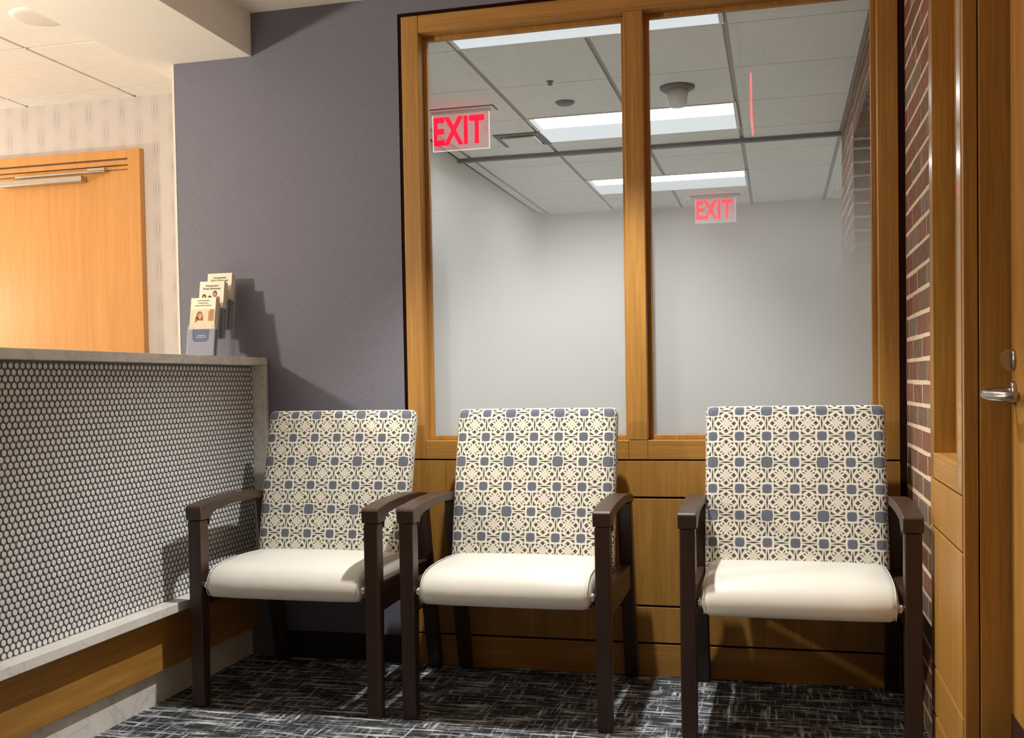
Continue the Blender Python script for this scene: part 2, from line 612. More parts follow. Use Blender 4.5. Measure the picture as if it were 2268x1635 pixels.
xs = [-3.005 - .61 * k for k in range(-1, 6)]
ys = [.10 - .618 * k for k in range(-1, 9)]
struct(tile_ceiling('ceiling', -6.2, -2.375, -5.0, .857, xs, ys, .016, .016, [tile_white, tbar]),
       'warm lit tiled ceiling of the reception room at upper left', 'ceiling')
struct(tile_ceiling('ceiling', -1.925, 2.0, -5.0, 0, [-1.37 + .61 * k for k in range(6)], [-.36 - .61 * k for k in range(8)], .02, .02, [tile_white, tbar]),
       'tiled ceiling strip over the waiting chairs at top of picture', 'ceiling')
CXS = [-1.867, -1.31, -.753, -.195, .362, .92]
CYS = [.06 + .6 * k for k in range(1, 9)]
TROF = [(.06, .66), (1.86, 2.46), (3.66, 4.26)]
holes = [(-1.31, -.195, a, c) for a, c in TROF]
def corridor_ceiling():
    b = MB()
    # grid back panel with openings for the light fittings
    ycuts = [.12, .66, 1.86, 2.46, 3.66, 4.26, 5.05]
    X0, X1 = -1.95, 1.5
    for j in range(len(ycuts) - 1):
        y0, y1 = ycuts[j], ycuts[j + 1]
        if any(abs(y0 - max(a, .12)) < 1e-6 and abs(y1 - c) < 1e-6 for a, c in TROF):
            b.box(X0, -1.31, y0, y1, ZC + .009, ZC + .03, 1)
            b.box(-.195, X1, y0, y1, ZC + .009, ZC + .03, 1)
        else:
            b.box(X0, X1, y0, y1, ZC + .009, ZC + .03, 1)
    X = [X0] + CXS + [X1]
    Y = [.12] + [v for v in CYS if .12 < v < 5.05] + [5.05]
    for i in range(len(X) - 1):
        for j in range(len(Y) - 1):
            cx, cy = (X[i] + X[i + 1]) / 2, (Y[j] + Y[j + 1]) / 2
            if any(h[0] < cx < h[1] and h[2] < cy < h[3] for h in holes):
                continue
            b.box(X[i] + .012, X[i + 1] - .012, Y[j] + .003, Y[j + 1] - .003, ZC, ZC + .008, 0)
    return b.build('ceiling', [tile_corr, tbar])
struct(corridor_ceiling(), 'grey tiled corridor ceiling seen through the window panes', 'ceiling')

b = MB(); b.box(-6.3, .66, -5.1, -5.0, 0, ZC)
struct(b.build('wall_rear', plain('taupe_paint', (104, 98, 94), .85, spec=.1)), 'plain taupe wall at the back of the waiting area', 'wall')
# corridor shell
b = MB(); b.box(-2.1, -1.95, .12, 5.1, 0, ZC)
struct(b.build('wall_corridor_left', corr_paint), 'off-white corridor wall behind the left window pane', 'wall')
b = MB(); b.box(-2.1, 1.6, 5.05, 5.2, 0, ZC)
struct(b.build('wall_corridor_end', corr_paint), 'off-white end wall of the corridor behind frosted glass', 'wall')
b = MB(); b.box(1.5, 1.6, .12, 5.1, 0, ZC)
struct(b.build('wall_corridor_right', corr_paint), 'far right corridor wall beyond the brick pier', 'wall')
b = MB(); b.box(-1.95, .365, 2.70, 2.74, ZC - .022, ZC)
struct(b.build('trim_2', grey_metal), 'thin grey track across the corridor ceiling', 'trim')
# pale door frame on the corridor wall
d = thing('door_3', 'faint pale door frame on the corridor wall behind frosted left pane', 'door', (-1.95, 1.6, 0), kind='structure')
b = MB()
b.box(0, .03, -.5, .5, 2.0, 2.1); b.box(0, .03, .42, .5, 0, 2.0); b.box(0, .03, -.5, -.42, 0, 2.0)
b.build('door_frame', plain('pale_brown_paint', (186, 160, 140), .6), d, .003)
b = MB(); b.box(0, .012, -.42, .42, .005, 2.0)
b.build('door_leaf', corr_paint, d)

def bricks(b, u0, u1, z0, z1, place, course=.0675, length=.205, depth=.0130, skip=None, phase=0.0):
    """running bond; place(u0,u1,z0,z1,d) -> 8 corner box limits"""
    k = 0
    z = z0
    while z < z1 - .01:
        zt = min(z + course, z1)
        off = (phase + (k % 2) * length / 2) % length
        u = u0 - off
        while u < u1:
            a, c = max(u, u0), min(u + length, u1)
            if c - a > .02 and not (skip and skip((a + c) / 2, (z + zt) / 2)):
                j = random.uniform(-.0015, .0015)
                b.box(*place(a + .005, c - .005, z + .0052 + j, zt - .0052 + j, depth + random.uniform(-.0005, .0005)), mi=random.choice((1, 1, 2, 2, 3, 4)))
            u += length
        z = zt
        k += 1

b = MB()
b.box(XR, XR + .12, -.568, -.002, 0, ZC, 0)
bricks(b, -.568, -.002, 0, ZC, lambda a, c, z0, z1, d: (XR + .012 - d, XR + .02, a, c, z0, z1), phase=.03)
struct(b.build('wall_right', [mortar] + brick_mats, bevel=.002, seg=1), 'narrow exposed brick wall to the right of the right-hand chair', 'wall')

# brick pier and opening in the corridor
OY0, OY1, OZ = .45, 1.83, 2.205
b = MB()
xf = .365
b.box(xf, xf + .30, OY1, 2.70, 0, ZC, 0)
b.box(xf, xf + .30, .125, OY0, 0, ZC, 0)
b.box(xf, xf + .30, OY0, OY1, OZ + .002, ZC, 0)
bricks(b, OY1, 2.70, 0, ZC, lambda a, c, z0, z1, d: (xf + .012 - d, xf + .02, a, c, z0, z1))
bricks(b, .125, OY0, 0, ZC, lambda a, c, z0, z1, d: (xf + .012 - d, xf + .02, a, c, z0, z1))
bricks(b, OY0, OY1, OZ + .0675, ZC, lambda a, c, z0, z1, d: (xf + .012 - d, xf + .02, a, c, z0, z1), phase=.1)
bricks(b, xf, xf + .30, 0, OZ, lambda a, c, z0, z1, d: (a, c, OY1 + .012 - d, OY1 + .02, z0, z1), phase=.0)
yy = OY0
while yy < OY1 - .05:                       # brick-on-edge head of the opening
    b.box(xf - .001, xf + .29, yy + .006, yy + .0615, OZ, OZ + .0635, random.choice((1, 2, 3, 4)))
    yy += .0675
struct(b.build('wall_corridor_brick', [mortar] + brick_mats), 'brick pier with headed opening at the right of the corridor', 'wall')

# ------------------------------------------------------------------ window wall (oak frame, two panes, oak panels below)
W = thing('window_1', 'wide oak-framed interior window with two tall panes, frosted towards the bottom', 'window', (0, 0, 0), kind='structure')
SZ0, SZ1 = .756, .823       # bottom rail
YF = -.012
gx0, gx1 = -1.255, .319     # inner faces of the stiles
mx0, mx1 = -.508, -.442     # mullion
hz = 2.303
b = MB()
b.box(-1.320, gx0, YF, .11, SZ0, FZ1 - .017)
b.box(gx1, .384, YF, .11, SZ0, FZ1 - .017)
b.build('stile', oak_v, W, .003)
b = MB()
b.box(gx0 + .0005, mx0 - .0005, YF, .11, SZ0, SZ1); b.box(mx0, mx1, YF, .11, SZ0, SZ1 - .0005); b.box(mx1 + .0005, gx1 - .0005, YF, .11, SZ0, SZ1)
b.build('bottom_rail', oak_x, W, .002)
b = MB(); b.box(gx0 + .0005, gx1 - .0005, YF, .11, hz, FZ1 - .017)
b.build('head_rail', oak_x, W, .003)
b = MB(); b.box(mx0, mx1, YF, .11, SZ1, hz - .0005)
b.build('mullion', oak_v, W, .003)
for (a, c) in ((gx0, mx0), (mx1, gx1)):
    b = MB()
    bw = .016
    y0, y1 = .04, .062
    b.box(a, a + bw, y0, y1, SZ1, hz); b.box(c - bw, c, y0, y1, SZ1, hz)
    b.box(a + bw, c - bw, y0, y1, SZ1, SZ1 + bw); b.box(a + bw, c - bw, y0, y1, hz - bw, hz)
    b.build('glazing_bead', oak_v, W, .002)
    b = MB()
    b.box(a + .002, c - .002, .068, .074, SZ1 + .002, hz - .002)
    b.mi = [0, 0, 1, 0, 0, 0]
    b.build('glass_pane', [glass_clear, glass_film], W)
b = MB()
b.box(FX0, -1.322, .004, .11, 0, FZ1); b.box(-1.322, .386, .004, .11, FZ1 - .015, FZ1); b.box(.386, XR, -.011, .11, 0, FZ1)
b.build('shadow_reveal', shadow_gap, W)

T = thing('trim_3', 'oak wainscot panels and base below the two-pane window, behind the chairs', 'panelling', (0, 0, 0), kind='structure')
b = MB(); b.box(FX0 + .001, .385, .006, .10, 0, SZ0 - .004)
b.build('backing', shadow_gap, T)
for z0, z1 in ((.6265, .7515), (.2475, .6195)):
    b = MB(); b.box(-1.320, .384, YF + .002, .005, z0, z1)
    b.build('panel', oak_v, T, .0015)
b = MB(); b.box(-1.320, .384, YF + .002, .005, .1175, .2405)
b.build('panel', oak_v, T, .0015)
b = MB(); b.box(-1.320, .384, YF, .005, 0, .1105)
b.build('base_rail', oak_x, T, .0015)

# ------------------------------------------------------------------ right-hand side: sidelight, post and door
XP = .402
W2 = thing('window_2', 'narrow oak sidelight frame with solid panels below, beside the right oak door', 'window', (0, 0, 0), kind='structure')
b = MB()
b.box(XP, .50, -.632, -.572, SZ0, ZC); 
b.build('stile', oak_gloss, W2, .002)
b = MB(); b.box(XP, .50, -1.078, -1.022, SZ0, ZC)
b.build('stile', oak_gloss, W2, .002)
b = MB(); b.box(XP, .50, -1.0215, -.6325, SZ0, SZ1); b.build('bottom_rail', oak_y, W2, .002)
b = MB(); b.box(XP, .50, -1.0215, -.6325, 2.36, ZC); b.build('head_rail', oak_y, W2, .002)
b = MB(); b.box(.458, .475, -.650, -.633, SZ1, 2.36); b.box(.458, .475, -1.021, -1.004, SZ1, 2.36); b.box(.458, .475, -1.004, -.650, SZ1, SZ1 + .018)
b.build('glazing_bead', oak_v, W2, .002)
b = MB(); b.box(.478, .484, -1.02, -.634, SZ1, 2.36); b.build('glass_pane', glass_clear, W2)
for z0, z1 in ((.6265, .7515), (.2475, .6195), (.1175, .2405), (0, .1105)):
    b = MB(); b.box(XP, .425, -1.078, -.572, z0, z1)
    b.build('panel', oak_v if z0 > 0 else oak_y, W2, .0015)
b = MB(); b.box(.418, .50, -1.070, -.572, 0, .755); b.build('backing', shadow_gap, W2)

b = MB()
b.box(XP + .002, .434, -1.098, -1.0785, 0, ZC); b.box(.4365, .559, -1.102, -1.0785, 0, ZC)
struct(b.build('trim_4', oak_v, bevel=.002), 'dark oak post between the sidelight panels and the right door', 'trim')
b = MB(); b.box(.56, .66, -1.0785, 0, 0, ZC); b.box(.56, .66, -5.0, -2.2, 0, ZC)
struct(b.build('wall_right_lobby', white_paint), 'plain wall beyond the sidelight at far right', 'wall')

D2 = thing('door_2', 'oak door at the right edge with steel lever handle', 'door', (.5, -1.108, 0), kind='structure')
b = MB(); b.box(0, .045, -1.05, -.001, .01, 2.40); b.build('door_leaf', oak_v, D2, .002)
b = MB(); b.box(-.003, -.0002, -1.03, -.006, .012, .272); b.build('kick_plate', bronze, D2)
HY, HZ = -.034, .990
hd = MB()
hd.lathe([(.004, -.009), (.024, -.009), (.026, -.006), (.026, 0)], (-.0005, HY, HZ), 'x', 28)
h = hd.build('lever_handle', steel, D2)
hb = MB()
hb.tube([(-.004, HY, HZ + .003), (-.03, HY, HZ + .003), (-.05, HY - .001, HZ + .002), (-.060, HY - .008, HZ), (-.064, HY - .022, HZ - .002), (-.062, HY - .045, HZ - .004),
         (-.054, HY - .075, HZ - .005), (-.040, HY - .105, HZ - .006), (-.022, HY - .128, HZ - .006)],
        [.008, .008, .0095, .011, .0118, .012, .012, .012, .0115], 14)
hb.build('lever', steel, h)
db = MB()
db.lathe([(.004, -.006), (.021, -.006), (.023, -.004), (.023, 0)], (-.0005, HY + .004, 1.062), 'x', 28)
dd = db.build('deadbolt', steel, D2)
tb = MB()
pts = [(-.006, -.024), (-.006, .024)] + [(-.008 - .021 * math.sin(a), .024 * math.cos(a)) for a in [PI * k / 14 for k in range(15)]]
tb.prism([(px, 1.062 + pz) for px, pz in pts], 1, HY + .001, HY + .007)
tb.build('thumb_turn', steel, dd, .001)

# ------------------------------------------------------------------ left-hand oak door
D1 = thing('door_1', 'oak door in oak frame with silver closer, behind the reception desk', 'door', (-3.0, .857, 0), kind='structure')
b = MB()
b.box(-.033, .032, -.036, 0, 0, 2.19)
b.box(-1.15, -1.085, -.036, 0, 0, 2.19)
b.box(-1.085, -.0335, -.034, 0, 2.148, 2.19)
b.box(-1.085, -.0335, -.026, 0, 2.118, 2.140)
b.box(-1.085, -.0335, -.020, 0, 2.098, 2.114)
b.build('door_frame', oak_door, D1, .002)
b = MB(); b.box(-1.084, -.0345, -.012, 0, .005, 2.094); b.build('door_leaf', oak_door, D1)
b = MB()
b.box(-.745, -.276, -.062, -.016, 2.045, 2.073)
cl = b.build('door_closer', steel, D1, .003)
b = MB(); b.box(-.66, -.150, -.052, -.042, 2.084, 2.093); b.box(-.242, -.150, -.058, -.04, 2.090, 2.104); b.build('closer_arm', steel, cl, .001)

# ------------------------------------------------------------------ reception desk
XD = -1.887
DY0 = -2.7
RD = thing('reception_desk', 'long reception desk fronted with grey penny tiles in a pale quartz border', 'desk', (XD, 0, 0))
b = MB(); b.box(-.36, 0, DY0, -.001, 1.112, 1.141); b.build('countertop', quartz, RD, .0025)
b = MB(); b.box(-1.05, -.362, DY0, -.001, .72, .75); b.build('bounce_worktop', quartz, RD, .002)  # unseen surface added to bounce lamp light up to the soffit
b = MB(); b.box(-1.03, -1.0, DY0, -.001, 0, .7195); b.build('bounce_worktop_support', quartz, RD, .002)  # carries the added bounce surface
b = MB(); b.box(-.36, 0, -.026, -.001, .3375, 1.1115); b.build('end_panel', quartz, RD, .0025)
b = MB(); b.box(-.10, 0, DY0, -.001, .306, .337); b.build('ledge', quartz, RD, .0025)
b = MB(); b.box(-.36, -.064, DY0, -.001, .113, .3055); b.build('wood_band', wood('oak_band', 1, OAK_D, OAK_L), RD, .0015)
b = MB(); b.box(-.36, -.090, DY0, -.001, 0, .1125); b.build('toe_kick', quartz, RD, .001)
# penny tiles
XT = -.0555
b = MB()
b.box(-.36, XT, DY0, -.0265, .3375, 1.1115, 1)
pitch_y, pitch_z, rad, n = .0222, .01745, .0086, 12
rows = int((1.1115 - .3375) / pitch_z)
V, Fc, MI, SM = b.v, b.f, b.mi, b.smooth
prof = ((1.0, 0), (1.0, .0022), (.90, .0033), (.55, .0036))
for r in range(rows):
    z = .3375 + .009 + r * pitch_z
    y = -.0265 - .0105 - (pitch_y / 2 if r % 2 else 0)
    while y > -1.75:
        o = len(V)
        cz, cy = z + random.uniform(-.0003, .0003), y + random.uniform(-.0003, .0003)
        for s_, h_ in prof:
            for k in range(n):
                a = 2 * PI * k / n
                V.append((XT + h_, cy + rad * s_ * math.cos(a), cz + rad * s_ * .95 * math.sin(a)))
        for i in range(3):
            for k in range(n):
                k2 = (k + 1) % n
                Fc.append([o + i * n + k, o + i * n + k2, o + (i + 1) * n + k2, o + (i + 1) * n + k]); MI.append(0 if i else 2); SM.append(False)
        Fc.append([o + 3 * n + k for k in range(n)]); MI.append(0); SM.append(False)
        y -= pitch_y
tile_m = plain('penny_tile', (226, 227, 228), .32, noise=.08)
tile_rim_shade = plain('penny_tile_rim_shade', (60, 58, 58), .6)  # shadow ring round each disc, painted into the rim colour
grout = plain('grey_grout', (126, 125, 124), .95, spec=.1)
b.build('tile_front', [tile_m, grout, tile_rim_shade], RD)

# ------------------------------------------------------------------ brochure holder on the desk
HB = thing('brochure_holder', 'clear three-tier acrylic brochure holder on the reception desk', 'brochure holder', (-2.035, -.14, 1.1415))
PW = .056
tiers = [(-.080, .004, .215), (-.017, .070, .215), (.040, .105, .215)]   # y of foot, z of foot, leaflet height
lean = .16
def tilt(y0, z0):
    return Matrix.Translation((0, y0, z0)) @ Matrix.Rotation(-lean, 4, 'X')
def xform(mb, M4):
    mb.v = [tuple(M4 @ Vector(p)) for p in mb.v]
for (ty, tz, th) in tiers:
    b = MB()
    hgt = .115
    pts = [(-PW, 0), (PW, 0), (PW, hgt - .006), (PW - .004, hgt), (PW - .016, hgt), (PW - .021, hgt - .01), (PW - .023, .060), (PW - .032, .050),
           (-PW + .032, .050), (-PW + .023, .060), (-PW + .021, hgt - .01), (-PW + .016, hgt), (-PW + .004, hgt), (-PW, hgt - .006)]
    b.prism(pts, 1, -.018, -.0155)
    b.box(-PW, -PW + .002, -.0155, .012, 0, hgt - .004)
    b.box(PW - .002, PW, -.0155, .012, 0, hgt - .004)
    b.box(-PW, PW, .012, .014, 0, th * .85)
    b.box(-PW + .002, PW - .002, -.0155, .012, 0, .002)
    xform(b, tilt(ty, tz))
    b.build('pocket', acrylic, HB)
b = MB()
b.box(-PW, PW, -.085, .075, 0, .0025)
b.box(-PW, -PW + .002, .02, .052, .0025, .14); b.box(PW - .002, PW, .02, .052, .0025, .14)
b.build('base', acrylic, HB)

paper = plain('cream_paper', (236, 226, 206), .6)
navy = plain('navy_print', (36, 52, 104), .5)
grey_print = plain('grey_print', (120, 112, 104), .7)
skin = plain('photo_skin', (206, 150, 118), .7)
hair_d = plain('photo_hair_dark', (70, 46, 36), .7)
hair_l = plain('photo_hair_auburn', (150, 96, 62), .7)
shirt = plain('photo_pale_shirt', (226, 202, 184), .7)
tan = plain('photo_tan', (172, 134, 92), .7)
photo_bg = plain('photo_backdrop', (222, 206, 178), .7)

def ellipse(cx, cz, rx, rz, n=18):
    return [(cx + rx * math.cos(2 * PI * k / n), cz + rz * math.sin(2 * PI * k / n)) for k in range(n)]
def leaflet(i, label):
    ty, tz, th = tiers[i]
    L = thing('brochure', label, 'brochure', (-2.035, -.14, 1.1415), group='brochures in the acrylic holder')
    M4 = tilt(ty, tz)
    b = MB()
    for k in range(5):
        b.box(-.0505, .0505, -.0135 + k * .005, -.0135 + k * .005 + .0042, .0025, th - .0008 * k)
    xform(b, M4)
    b.build('folded_sheets', paper, L)
    f = -.0139
    def patch(name, pts, mat, lift=0):
        q = MB()
        q.prism(pts, 1, f - .0003 - lift, f + .0002 - lift)
        xform(q, M4)
        return q.build(name, mat, L)
    R = lambda x0, x1, z0, z1: [(x0, z0), (x1, z0), (x1, z1), (x0, z1)]
    q = MB()
    q.box(-.0509, .0509, f - .0003, .0115, .0022, .098 if i == 0 else .112)
    xform(q, M4)
    q.build('printed_band', navy, L)
    def txt(name, s_, size, z, xs=1):
        p = M4 @ Vector((0, f - .0006, z))
        return text_mesh(name, s_, grey_print, L, size, p, (PI / 2 - lean, 0, 0), xs, .0002, .0001)
    if i == 0:
        patch('photo', R(-.0505, .0505, .0985, .172), photo_bg)
        q = [ellipse(-.012, .148, .0125, .017), ellipse(-.004, .135, .008, .018), ellipse(-.022, .13, .007, .018)]
        for e in q:
            patch('hair', e, hair_l, .0004)
        patch('shirt', [(-.034, .0985), (.012, .0985), (.012, .112), (.002, .130), (-.020, .130), (-.034, .112)], shirt, .0006)
        patch('face', ellipse(-.009, .146, .008, .011), skin, .0008)
        patch('second_figure', [(.024, .128), (.046, .128), (.046, .171), (.030, .171), (.024, .160)], tan, .0004)
        for z, wd in ((.204, .024), (.195, .020), (.186, .034)):
            patch('print_line', R(-wd, wd, z - .0013, z + .0013), grey_print)
        for z, wd in ((.075, .016), (.068, .020)):
            patch('print_line', R(-wd, wd, z - .001, z + .001), plain('pale_print', (190, 196, 214), .7), .0002)
    else:
        txt('title', 'Assessment', .011, th - .017)
        txt('title', 'Breast Ultrasound', .0105, th - .028, .92)
        for (cx, cz, hc) in ((-.030, th - .062, hair_d), (-.006, th - .068, hair_d), (.014, th - .050, hair_d), (.028, th - .072, hair_l)):
            patch('hair', ellipse(cx, cz + .002, .0085, .012), hc, .0003)
            patch('face', ellipse(cx, cz, .006, .008), skin, .0006)
            patch('shirt', [(cx - .011, cz - .026), (cx + .011, cz - .026), (cx + .008, cz - .010), (cx - .008, cz - .010)], shirt if hc == hair_d else hair_l, .0005)
    return L
leaflet(0, 'front brochure, lowest tier, with photo of auburn-haired woman above a blue band')
leaflet(1, 'middle-tier brochure showing small group of people on cream above navy')
leaflet(2, 'topmost rear brochure in the acrylic holder, only its cream title showing')

# ------------------------------------------------------------------ waiting chairs
def make_chair():
    root = thing('waiting_chair', '', 'chair')
    hx = .3025           # leg centre from the middle
    lw = .0225           # half leg width
    # local y: 0 at the front legs, + towards the wall
    for sx in (-1, 1):
        b = MB()
        x0, x1 = sx * hx - lw, sx * hx + lw
        # front leg, tapering to the foot
        pts = [(-.022, 0), (.016, 0), (.026, .36), (.026, .605), (-.026, .605), (-.026, .40)]
        b.prism(pts, 0, x0, x1)
        b.build('leg', walnut, root, .005, 3)
        b = MB()
        pts = [(.565, 0), (.600, 0), (.560, .20), (.510, .42), (.472, .625), (.424, .625), (.455, .42), (.510, .20)]
        b.prism(pts, 0, x0, x1)
        b.build('leg', walnut, root, .005, 3)
        # arm: crowned top, mitred end block, inner fillet
        b = MB()
        top = [(-.030, .645), (-.024, .652), (.06, .662), (.16, .667), (.27, .668), (.37, .663), (.44, .654), (.470, .643)]
        bot = [(.474, .628), (.424, .624), (.40, .634), (.27, .640), (.16, .638), (.07, .629), (.045, .620), (.0325, .606), (.027, .585), (.026, .606), (-.027, .606)]
        b.prism(top + bot, 0, sx * hx - .027, sx * hx + .027)
        b.build('armrest', walnut_y, root, .004, 3)
        b = MB()
        b.prism([(.026, .325), (.48, .335), (.478, .415), (.026, .42)], 0, sx * hx - .015, sx * hx + .015)
        b.build('side_rail', walnut_y, root, .003)
        b = MB()
        b.lathe([(.004, 0), (.0115, 0), (.0135, .003), (.0135, .012), (.010, .014), (.010, .026)], (sx * .264, -.006, .395), 'x', 16)
        if sx < 0:
            b.v = [(2 * sx * .264 - p[0], p[1], p[2]) for p in b.v]
        b.build('seat_bolt', chrome, root)
    # seat cushion: waterfall front
    prof = [(-.004, .356), (-.020, .360), (-.031, .372), (-.036, .390), (-.033, .410), (-.022, .430), (-.004, .446), (.025, .457), (.07, .463), (.15, .466),
            (.25, .464), (.34, .459), (.372, .452), (.378, .430), (.374, .385), (.36, .37), (.2, .362)]
    b = MB()
    hw = .267
    st = [(-1, .030), (-.985, .016), (-.955, .006), (-.91, .001), (-.6, -.0015), (0, -.003), (.6, -.0015), (.91, .001), (.955, .006), (.985, .016), (1, .030)]
    cy_, cz_ = .17, .412
    V = []
    for s_, ins in st:
        for (py, pz) in prof:
            dy = 1 - ins / .21
            ky = cy_ + (py - cy_) * dy
            kz = cz_ + (pz - cz_) * (1 - max(ins, 0) / .055) - (ins if ins < 0 else 0) * (1 if pz > .44 else 0)
            V.append((s_ * hw, ky, kz))
    n = len(prof)
    Fq = []
    for i in range(len(st) - 1):
        for k in range(n):
            k2 = (k + 1) % n
            Fq.append((i * n + k, i * n + k2, (i + 1) * n + k2, (i + 1) * n + k))
    Fq.append(tuple(range(n))); Fq.append(tuple(range((len(st) - 1) * n, len(st) * n)))
    b.add(V, Fq, 0, True)
    so = b.build('seat', seat_vinyl, root)
    # stitched seam near each end
    for sx in (-1, 1):
        q = MB()
        path = [(sx * hw * .965, cy_ + (py - cy_) * .985, cz_ + (pz - cz_) * .93) for (py, pz) in prof[:13]]
        q.tube(path, .0014, 6)
        q.build('seam', seat_vinyl, so)
    # seat deck under the cushion
    b = MB(); b.box(-.25, .25, .08, .36, .345, .364)
    b.build('seat_deck', black_plastic, root, .004)
    # backrest: rounded slab, patterned, leaning towards the wall
    H, Wd, Tk, R = .555, .2785, .034, .024
    ring = []
    def arc(cx, cy, a0, a1, n_):
        return [(cx + R * math.cos(a0 + (a1 - a0) * k / n_), cy + R * math.sin(a0 + (a1 - a0) * k / n_)) for k in range(n_ + 1)]
    fr = [(-Wd + R + (2 * Wd - 2 * R) * k / 12, -Tk) for k in range(13)]
    ring = fr[:-1] + arc(Wd - R, -Tk + R, -PI / 2, 0, 5) + arc(Wd - R, Tk - R, 0, PI / 2, 5) + [(-x_, Tk) for x_, _ in fr][1:-1] + arc(-Wd + R, Tk - R, PI / 2, PI, 5) + arc(-Wd + R, -Tk + R, PI, 1.5 * PI, 5)[:-1]
    sh = next(k for k, p in enumerate(ring) if p[1] == Tk and abs(p[0]) < .001)
    ring = ring[sh:] + ring[:sh]
    ul = [0]
    for k in range(1, len(ring) + 1):
        p, q_ = ring[k - 1], ring[k % len(ring)]
        ul.append(ul[-1] + math.hypot(p[0] - q_[0], p[1] - q_[1]))
    u0 = ul[-1] / 2          # arc length from the seam (middle of the back) to the middle of the front
    hs = [0, .03, .08, .14, .2, .26, .32, .38, .44, .5, H - .024, H - .015, H - .008, H - .003, H]
    VV = []
    vlen = []
    acc = 0
    prev = None
    for h_ in hs:
        d_ = h_ - (H - .024)
        ins = 0 if d_ <= 0 else .024 - math.sqrt(max(0, .024 ** 2 - d_ ** 2))
        if prev is not None:
            acc += math.hypot(h_ - prev[0], ins - prev[1])
        prev = (h_, ins)
        vlen.append(acc)
        bow = .016 * math.sin(PI * min(1, h_ / .5)) * 1.0
        for (px, py) in ring:
            kx = px * (1 - ins / Wd * .55)
            ky = py * (1 - ins / Tk * 1.02)
            crown = -.004 * (1 - (px / Wd) ** 2) if py < 0 else 0
            VV.append((kx, ky + crown - bow * .5, h_))
    n = len(ring)
    TP = .085
    top_v = vlen[-1] - .004
    b = MB()
    fs, us = [], []
    for i in range(len(hs) - 1):
        for k in range(n):
            k2 = (k + 1) % n
            fs.append((i * n + k, i * n + k2, (i + 1) * n + k2, (i + 1) * n + k))
            ua, ub = (ul[k] - u0) / TP + 8, (ul[k + 1] - u0) / TP + 8
            va, vb = (vlen[i] - top_v + .029) / TP + 7, (vlen[i + 1] - top_v + .029) / TP + 7
            us.append([(ua, va), (ub, va), (ub, vb), (ua, vb)])
    fs.append(tuple(range(n))); us.append([(0, 0)] * n)
    fs.append(tuple(range((len(hs) - 1) * n, len(hs) * n))); us.append([(8.2 + p[0] / TP, 7.4 + p[1] / TP) for p in ring])
    b.add(VV, fs, 0, True, us)
    M4 = Matrix.Translation((0, .362, .398)) @ Matrix.Rotation(-math.radians(13), 4, 'X')
    xform(b, M4)
    b.build('backrest', lattice, root)
    return root

ch = make_chair()
spots = [(-1.520, -.626, 0.0, 'left chair of the three, its arm nearly touching the tiled reception desk'),
         (-.805, -.612, 0.0, 'middle chair of the three, below the left window pane and mullion'),
         (.046, -.618, 0.0, 'right chair of the three, set apart beside the brick wall')]
for i, (x, y, r, lab) in enumerate(spots):
    c = ch if i == 0 else copy_tree(ch)
    c.location = (x, y, 0)
    c.rotation_euler = (0, 0, r)
    c['label'] = lab
    c['group'] = 'patterned waiting chairs along the window wall'

# ------------------------------------------------------------------ corridor fittings
def troffer(y0, y1, label):
    t_ = thing('ceiling_light', label, 'ceiling light', (-.7525, (y0 + y1) / 2, ZC), group='recessed strip lights in the corridor')
    hx, hy = .555, (y1 - y0) / 2 - .005
    b = MB()
    dpt = .028
    bw = .018
    o = [(-hx, -hy), (hx, -hy), (hx, hy), (-hx, hy)]
    i1 = [(-hx + bw, -hy + bw), (hx - bw, -hy + bw), (hx - bw, hy - bw), (-hx + bw, hy - bw)]
    lx = hx - .022
    la, lb = -hy + .022, hy - .24
    i2 = [(-lx, la), (lx, la), (lx, lb), (-lx, lb)]
    V = [(x, y, -.002) for x, y in o] + [(x, y, -.002) for x, y in i1] + [(x, y, dpt) for x, y in i2] + [(x, y, dpt + .004) for x, y in o]
    Fq = []
    for k in range(4):
        k2 = (k + 1) % 4
        Fq += [(k, k2, 4 + k2, 4 + k), (4 + k, 4 + k2, 8 + k2, 8 + k), (k, k2, 12 + k2, 12 + k)]
    Fq.append((12, 13, 14, 15))
    b.add(V, Fq)
    b.mi = [1 if 1 == k % 3 and k < 12 else 0 for k in range(len(b.f))]
    b.build('housing', [white_plastic, troffer_basket], t_)
    b = MB(); b.box(-lx, lx, la, lb, dpt - .003, dpt)
    b.build('diffuser', troffer_lens, t_)
    return t_
troffer(.125, .66, 'corridor strip light nearest the window, at the top of the panes')
troffer(1.86, 2.46, 'corridor strip light in the middle, right of the larger EXIT sign')
troffer(3.66, 4.26, 'farthest corridor strip light, just above the small EXIT sign')

